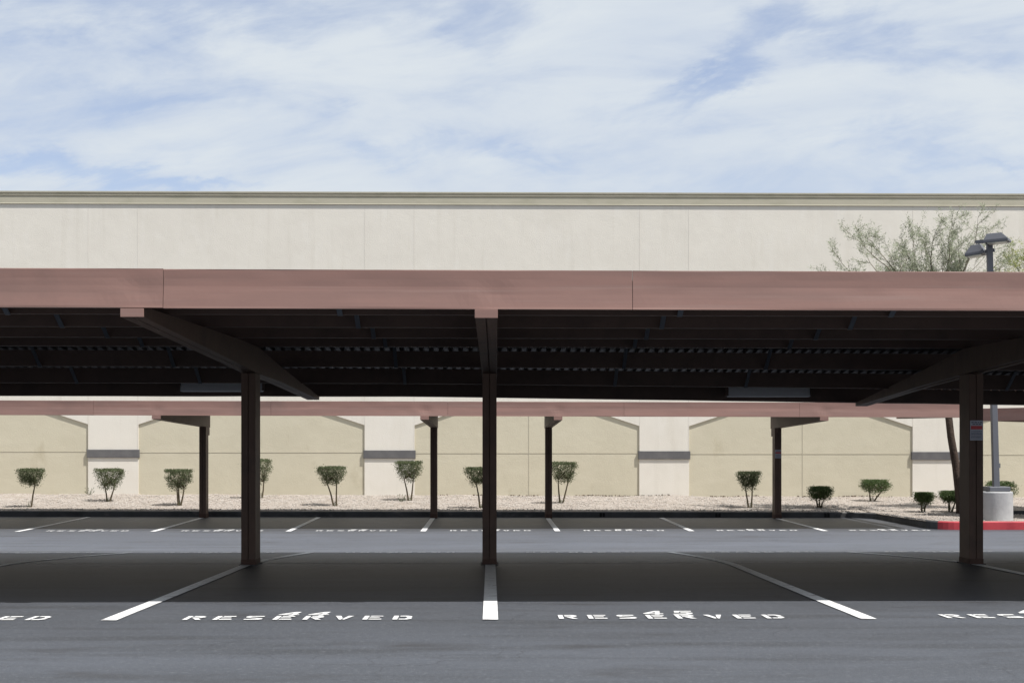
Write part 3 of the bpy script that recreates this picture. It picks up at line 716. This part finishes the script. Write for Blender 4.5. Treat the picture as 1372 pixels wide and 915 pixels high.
# weeds and dry litter near the wall
for (px_, py_, lab) in ((120, 663, 'tiny dry weed sprout by the leftmost pilaster'), (537, 672, 'low dry weed left of the shrub at the second pilaster')):
    Y = solveY(px_, py_); X = PX(px_, Y); z = zg(X, Y); rng = random.Random(int(px_)); b = MB()
    for q in range(14):
        a = rng.uniform(0, 6.28); e = Vector((X + math.cos(a) * .12, Y + math.sin(a) * .1, z + rng.uniform(.05, .2))); b.tube([(X, Y, z - .02), e], [.004, .002], 3)
        leaf_quads(b, e, .018, rng, 4)
    tag(recentre(b.build('weed', M['weed']), (X, Y, z)), lab, 'weed', 'weeds in the gravel')
b = MB(); rng = random.Random(5)
for q in range(900):
    x = rng.uniform(-1.5, 14); y = 39.93 - abs(rng.gauss(0, .05))
    if noise.noise(Vector((x * .8, 3, 1))) < -.05: continue
    leaf_quads(b, Vector((x, y, zg(x, y) + .015)), .03, rng)
tag(b.build('leaf_litter', M['litter']), 'thin line of dry brown leaf litter at the wall foot', 'leaf litter', kind='stuff')

# ------------------------------------------------------------------ trees
def tree(lab, base, trunk_pts, trunk_r, tips_spec, leafm, twigm, seed, leaf_s, leaf_n, name='mesquite_tree', dn=.85):
    rng = random.Random(seed)
    t = empty(name, base, lab, 'tree')
    tb = MB().tube(trunk_pts, trunk_r, 12)
    tw_ = MB(); lf = MB(); fork = Vector(trunk_pts[-1])
    def wisp(p, d, L, r, lvl):
        n = 5; pts = [p]; q = p.copy(); dd = d.copy()
        for i in range(n):
            dd = (dd + Vector((rng.gauss(0, .13), rng.gauss(0, .13), rng.gauss(0, .10) + .02))).normalized()
            q = q + dd * (L / n); pts.append(q.copy())
        tw_.tube(pts, [r * (1 - .75 * i / n) for i in range(n + 1)], 4 if r > .012 else 3, cap=False)
        if lvl > 0:
            for i in range(1, n + 1):
                for _ in range(1 if rng.random() < dn else 0):
                    d2 = (dd + Vector((rng.gauss(0, .55), rng.gauss(0, .55), rng.gauss(0, .35) + .12))).normalized()
                    wisp(pts[i], d2, L * rng.uniform(.36, .56), r * .5, lvl - 1)
        if lvl <= 1:
            for i in range(1, n + 1):
                for _ in range(leaf_n):
                    o = pts[i].lerp(pts[i - 1], rng.random()) + Vector((rng.gauss(0, .03), rng.gauss(0, .03), rng.gauss(0, .03)))
                    a = (dd + Vector((rng.gauss(0, .7), rng.gauss(0, .7), rng.gauss(0, .5) - .15))).normalized()
                    w = a.orthogonal().normalized() * leaf_s * .09; l = leaf_s * rng.uniform(.6, 1.3)
                    lf.add([o, o + a * l * .5 + w, o + a * l, o + a * l * .5 - w], [(0, 1, 2, 3)])
    for (tx, ty, tz, r) in tips_spec:
        e = Vector((tx, ty, tz)); d = e - fork; L = d.length
        m1 = fork + d * .35 + Vector((rng.gauss(0, .08), rng.gauss(0, .08), .06 * L)); m2 = fork + d * .7 + Vector((rng.gauss(0, .1), rng.gauss(0, .1), .05 * L))
        tw_.tube([fork, m1, m2], [r, r * .65, r * .42], 6)
        wisp(m2, (e - m2).normalized(), (e - m2).length * 1.15, r * .36, 2)
        for f_ in (.35, .55, .8):
            pp = fork.lerp(m2, f_) if f_ > .4 else m1
            wisp(pp, (d.normalized() + Vector((rng.gauss(0, .5), rng.gauss(0, .5), rng.gauss(0, .25) + .2))).normalized(), L * .36, r * .3, 2)
    tb.build('trunk', M['bark'], t, smooth=True); br = tw_.build('branches', twigm, t); lf.build('crown', leafm, t)
    return t
TY = 34.0
tz0 = zg(PX(1287, TY), TY)
tp = [(PX(1288, TY), TY, tz0 - .2), (PX(1286, TY), TY, PZ(1286, 670, TY)), (PX(1281, TY), TY, PZ(1281, 625, TY)), (PX(1275, TY), TY + .05, PZ(1275, 585, TY)), (PX(1272, TY), TY + .1, PZ(1272, 550, TY)), (PX(1268, TY), TY + .15, PZ(1266, 505, TY)), (PX(1262, TY), TY + .2, PZ(1258, 470, TY))]
def T(px_, py_, dy=0, r=.035): return (PX(px_, TY), TY + .2 + dy, PZ(px_, py_, TY), r)
tips = [T(1128, 352, .3), T(1142, 322, -.3), T(1170, 338, .8), T(1182, 322, .1), T(1205, 350, -.7), T(1222, 320, .5), T(1240, 326, -.4), T(1262, 312, .1, .04), T(1276, 298, -.2), T(1296, 328, .6), T(1308, 302, -.5),
        T(1330, 305, .3), T(1338, 345, -.3), T(1195, 365, .5), T(1250, 350, .9), T(1290, 350, -.8), T(1150, 375, -.4), T(1325, 380, .3), T(1220, 385, -.2), T(1270, 380, .2)]
tree('feathery grey-green tree with a leaning dark trunk on the gravel island', (PX(1288, TY), TY, tz0), tp, [.115, .10, .095, .088, .085, .082, .075], tips, M['mesquite'], M['twig'], 4, .085, 4, dn=.73)
TY2 = 34.6
X2 = PX(1425, TY2); z2 = zg(X2, TY2)
def T2(px_, py_, dy=0, r=.03): return (PX(px_, TY2), TY2 + dy, PZ(px_, py_, TY2), r)
tips2 = [T2(1356, 362), T2(1366, 350, .4), T2(1384, 344, -.3), T2(1400, 352, .6), T2(1430, 338, .2), T2(1460, 350, -.4), T2(1380, 400, .6), T2(1480, 370, .5)]
tree('yellow-green tree reaching in at the right edge, above the near fascia', (X2, TY2, z2), [(X2, TY2, z2 - .2), (X2 + .05, TY2, z2 + 1.0), (X2 - .02, TY2, z2 + 2.4), (X2 - .05, TY2, z2 + 3.3)], [.10, .09, .08, .065], tips2, M['paloverde'], M['greentwig'], 9, .085, 6, name='palo_verde_tree')

# ------------------------------------------------------------------ light, sky
# bearing of the clear gaps in the thin cloud: direction (as column, row), half lengths, tilt, depth
GAPS = [(60, 238, 170, 16, -4, 1.2), (250, 248, 110, 8, 0, .8), (540, 184, 110, 15, -8, .9), (1005, 88, 95, 24, 40, 1.3), (1120, 30, 140, 26, -16, 1.0), (920, 130, 120, 16, 14, .8),
        (640, 10, 170, 30, -8, .9), (40, 10, 260, 40, 6, 1.0), (330, 20, 140, 24, 0, .6), (690, 215, 80, 10, 0, .7), (1120, 175, 180, 14, -5, .6), (1340, 215, 110, 11, 0, .6), (215, 140, 90, 12, 0, .5), (640, 60, 70, 20, -30, .4), (1330, 60, 90, 30, 10, .7)]
SUN = Vector((.48, -.30, 1)).normalized()
sl = bpy.data.lights.new('sun', 'SUN'); sl.energy = 5.0; sl.angle = R(.53); sl.color = (1, .972, .93)
so = bpy.data.objects.new('sun', sl); C.objects.link(so); so.rotation_euler = SUN.to_track_quat('Z', 'Y').to_euler(); so.location = (0, 0, 30)
w = bpy.data.worlds.new('World'); bpy.context.scene.world = w; w.use_nodes = True
nt = w.node_tree; N = nt.nodes; L = nt.links
bg = N['Background']; bg.inputs['Strength'].default_value = .10
sky = N.new('ShaderNodeTexSky'); sky.sky_type = 'NISHITA'; sky.sun_disc = False
sky.sun_elevation = math.asin(SUN.z); sky.sun_rotation = math.atan2(SUN.x, SUN.y); sky.air_density = 1; sky.dust_density = .6; sky.ozone_density = 1.6
tc = N.new('ShaderNodeTexCoord'); sp = N.new('ShaderNodeSeparateXYZ'); L.new(tc.outputs['Generated'], sp.inputs[0])
def math_(op, a, b_=None, clamp=False):
    n = N.new('ShaderNodeMath'); n.operation = op; n.use_clamp = clamp
    for i, v in enumerate((a, b_)):
        if v is None: continue
        if isinstance(v, (int, float)): n.inputs[i].default_value = v
        else: L.new(v, n.inputs[i])
    return n.outputs[0]
# streaked cirrus laid out by bearing (X/Y, Z/Y), continued round the dome through |Y|
yy = math_('ADD', math_('ABSOLUTE', sp.outputs['Y']), .12)
cb = N.new('ShaderNodeCombineXYZ'); L.new(math_('DIVIDE', sp.outputs['X'], yy), cb.inputs[0]); L.new(math_('DIVIDE', sp.outputs['Z'], yy), cb.inputs[1]); L.new(sp.outputs['Y'], cb.inputs[2])
def ns(sc, det, rough, dist, st, rot=0, off=0):
    n = N.new('ShaderNodeTexNoise'); n.inputs['Scale'].default_value = sc; n.inputs['Detail'].default_value = det; n.inputs['Roughness'].default_value = rough; n.inputs['Distortion'].default_value = dist
    m1 = N.new('ShaderNodeMapping'); m1.inputs['Rotation'].default_value = (0, 0, R(rot)); L.new(cb.outputs[0], m1.inputs[0])
    m2 = N.new('ShaderNodeMapping'); m2.inputs['Scale'].default_value = (st[0], st[1], .5); m2.inputs['Location'].default_value = (off, off * .7, off); L.new(m1.outputs[0], m2.inputs[0]); L.new(m2.outputs[0], n.inputs['Vector']); return n.outputs['Fac']
big = ns(1, 6, .55, .3, (3.4, 11), -8, 3)         # broad banks
mid = ns(1, 9, .60, .5, (7, 24), -6, 7)          # torn bands
fine = ns(1, 9, .62, .8, (18, 50), -10, 1)       # wisps
wu = ns(1, 7, .6, .4, (7, 14), 0, 12); wv = ns(1, 8, .62, .5, (10, 26), -12, 21)
u_ = math_('ADD', math_('DIVIDE', sp.outputs['X'], yy), math_('MULTIPLY', math_('SUBTRACT', wu, .5), .16))
v_ = math_('ADD', math_('DIVIDE', sp.outputs['Z'], yy), math_('MULTIPLY', math_('SUBTRACT', wv, .5), .075))
fw = math_('GREATER_THAN', sp.outputs['Y'], 0)
tot = None
for (px_, py_, ru, rv, ang, amp) in GAPS:
    r_ = ray(px_, py_); k_ = r_[1] / (r_[1] + .12 * math.sqrt(r_[0]**2 + r_[1]**2 + r_[2]**2)); cu, cv = r_[0] / r_[1] * k_, r_[2] / r_[1] * k_; ca, sa = math.cos(R(ang)), math.sin(R(ang))
    du = math_('SUBTRACT', u_, cu); dv = math_('SUBTRACT', v_, cv)
    p = math_('DIVIDE', math_('ADD', math_('MULTIPLY', du, ca), math_('MULTIPLY', dv, sa)), ru / F)
    q = math_('DIVIDE', math_('SUBTRACT', math_('MULTIPLY', dv, ca), math_('MULTIPLY', du, sa)), rv / F)
    g = math_('MULTIPLY', math_('POWER', 2.718, math_('MULTIPLY', math_('ADD', math_('MULTIPLY', p, p), math_('MULTIPLY', q, q)), -1)), amp)
    tot = g if tot is None else math_('ADD', tot, g)
mix = math_('ADD', math_('ADD', math_('MULTIPLY', big, .40), math_('MULTIPLY', mid, .42)), math_('MULTIPLY', fine, .18))
mix = math_('SUBTRACT', mix, math_('MULTIPLY', math_('MULTIPLY', tot, fw), .135))
r = N.new('ShaderNodeMapRange'); r.interpolation_type = 'SMOOTHSTEP'; r.inputs['From Min'].default_value = .24; r.inputs['From Max'].default_value = .51; r.inputs['To Min'].default_value = .30; r.inputs['To Max'].default_value = .97
L.new(mix, r.inputs['Value'])
mx = N.new('ShaderNodeMix'); mx.data_type = 'RGBA'; L.new(r.outputs[0], mx.inputs['Factor'])
sm = N.new('ShaderNodeMix'); sm.data_type = 'RGBA'; sm.blend_type = 'MULTIPLY'; sm.inputs['Factor'].default_value = 1; sm.inputs['B'].default_value = (1.24, 1.12, 1.17, 1)
L.new(sky.outputs[0], sm.inputs['A']); L.new(sm.outputs['Result'], mx.inputs['A'])
ct = N.new('ShaderNodeMix'); ct.data_type = 'RGBA'; r2 = N.new('ShaderNodeMapRange'); r2.inputs['From Min'].default_value = .36; r2.inputs['From Max'].default_value = .64
L.new(mid, r2.inputs['Value']); L.new(r2.outputs[0], ct.inputs['Factor']); ct.inputs['A'].default_value = (5.2, 5.75, 6.5, 1); ct.inputs['B'].default_value = (5.9, 6.35, 6.75, 1); L.new(ct.outputs['Result'], mx.inputs['B'])
L.new(mx.outputs['Result'], bg.inputs['Color'])

cam = bpy.data.cameras.new('camera'); co = bpy.data.objects.new('camera', cam); C.objects.link(co)
cam.lens = 50; cam.sensor_width = 36; cam.shift_y = (HZ - 457.5) / 1372; cam.clip_end = 3000; cam.clip_start = .1
co.location = (0, 0, EYE); co.rotation_euler = (R(90), 0, -TH)
sc = bpy.context.scene; sc.camera = co
sc.view_settings.view_transform = 'Standard'; sc.view_settings.look = 'None'; sc.view_settings.gamma = 1; sc.view_settings.exposure = .30
sc.cycles.max_bounces = 8; sc.cycles.diffuse_bounces = 5
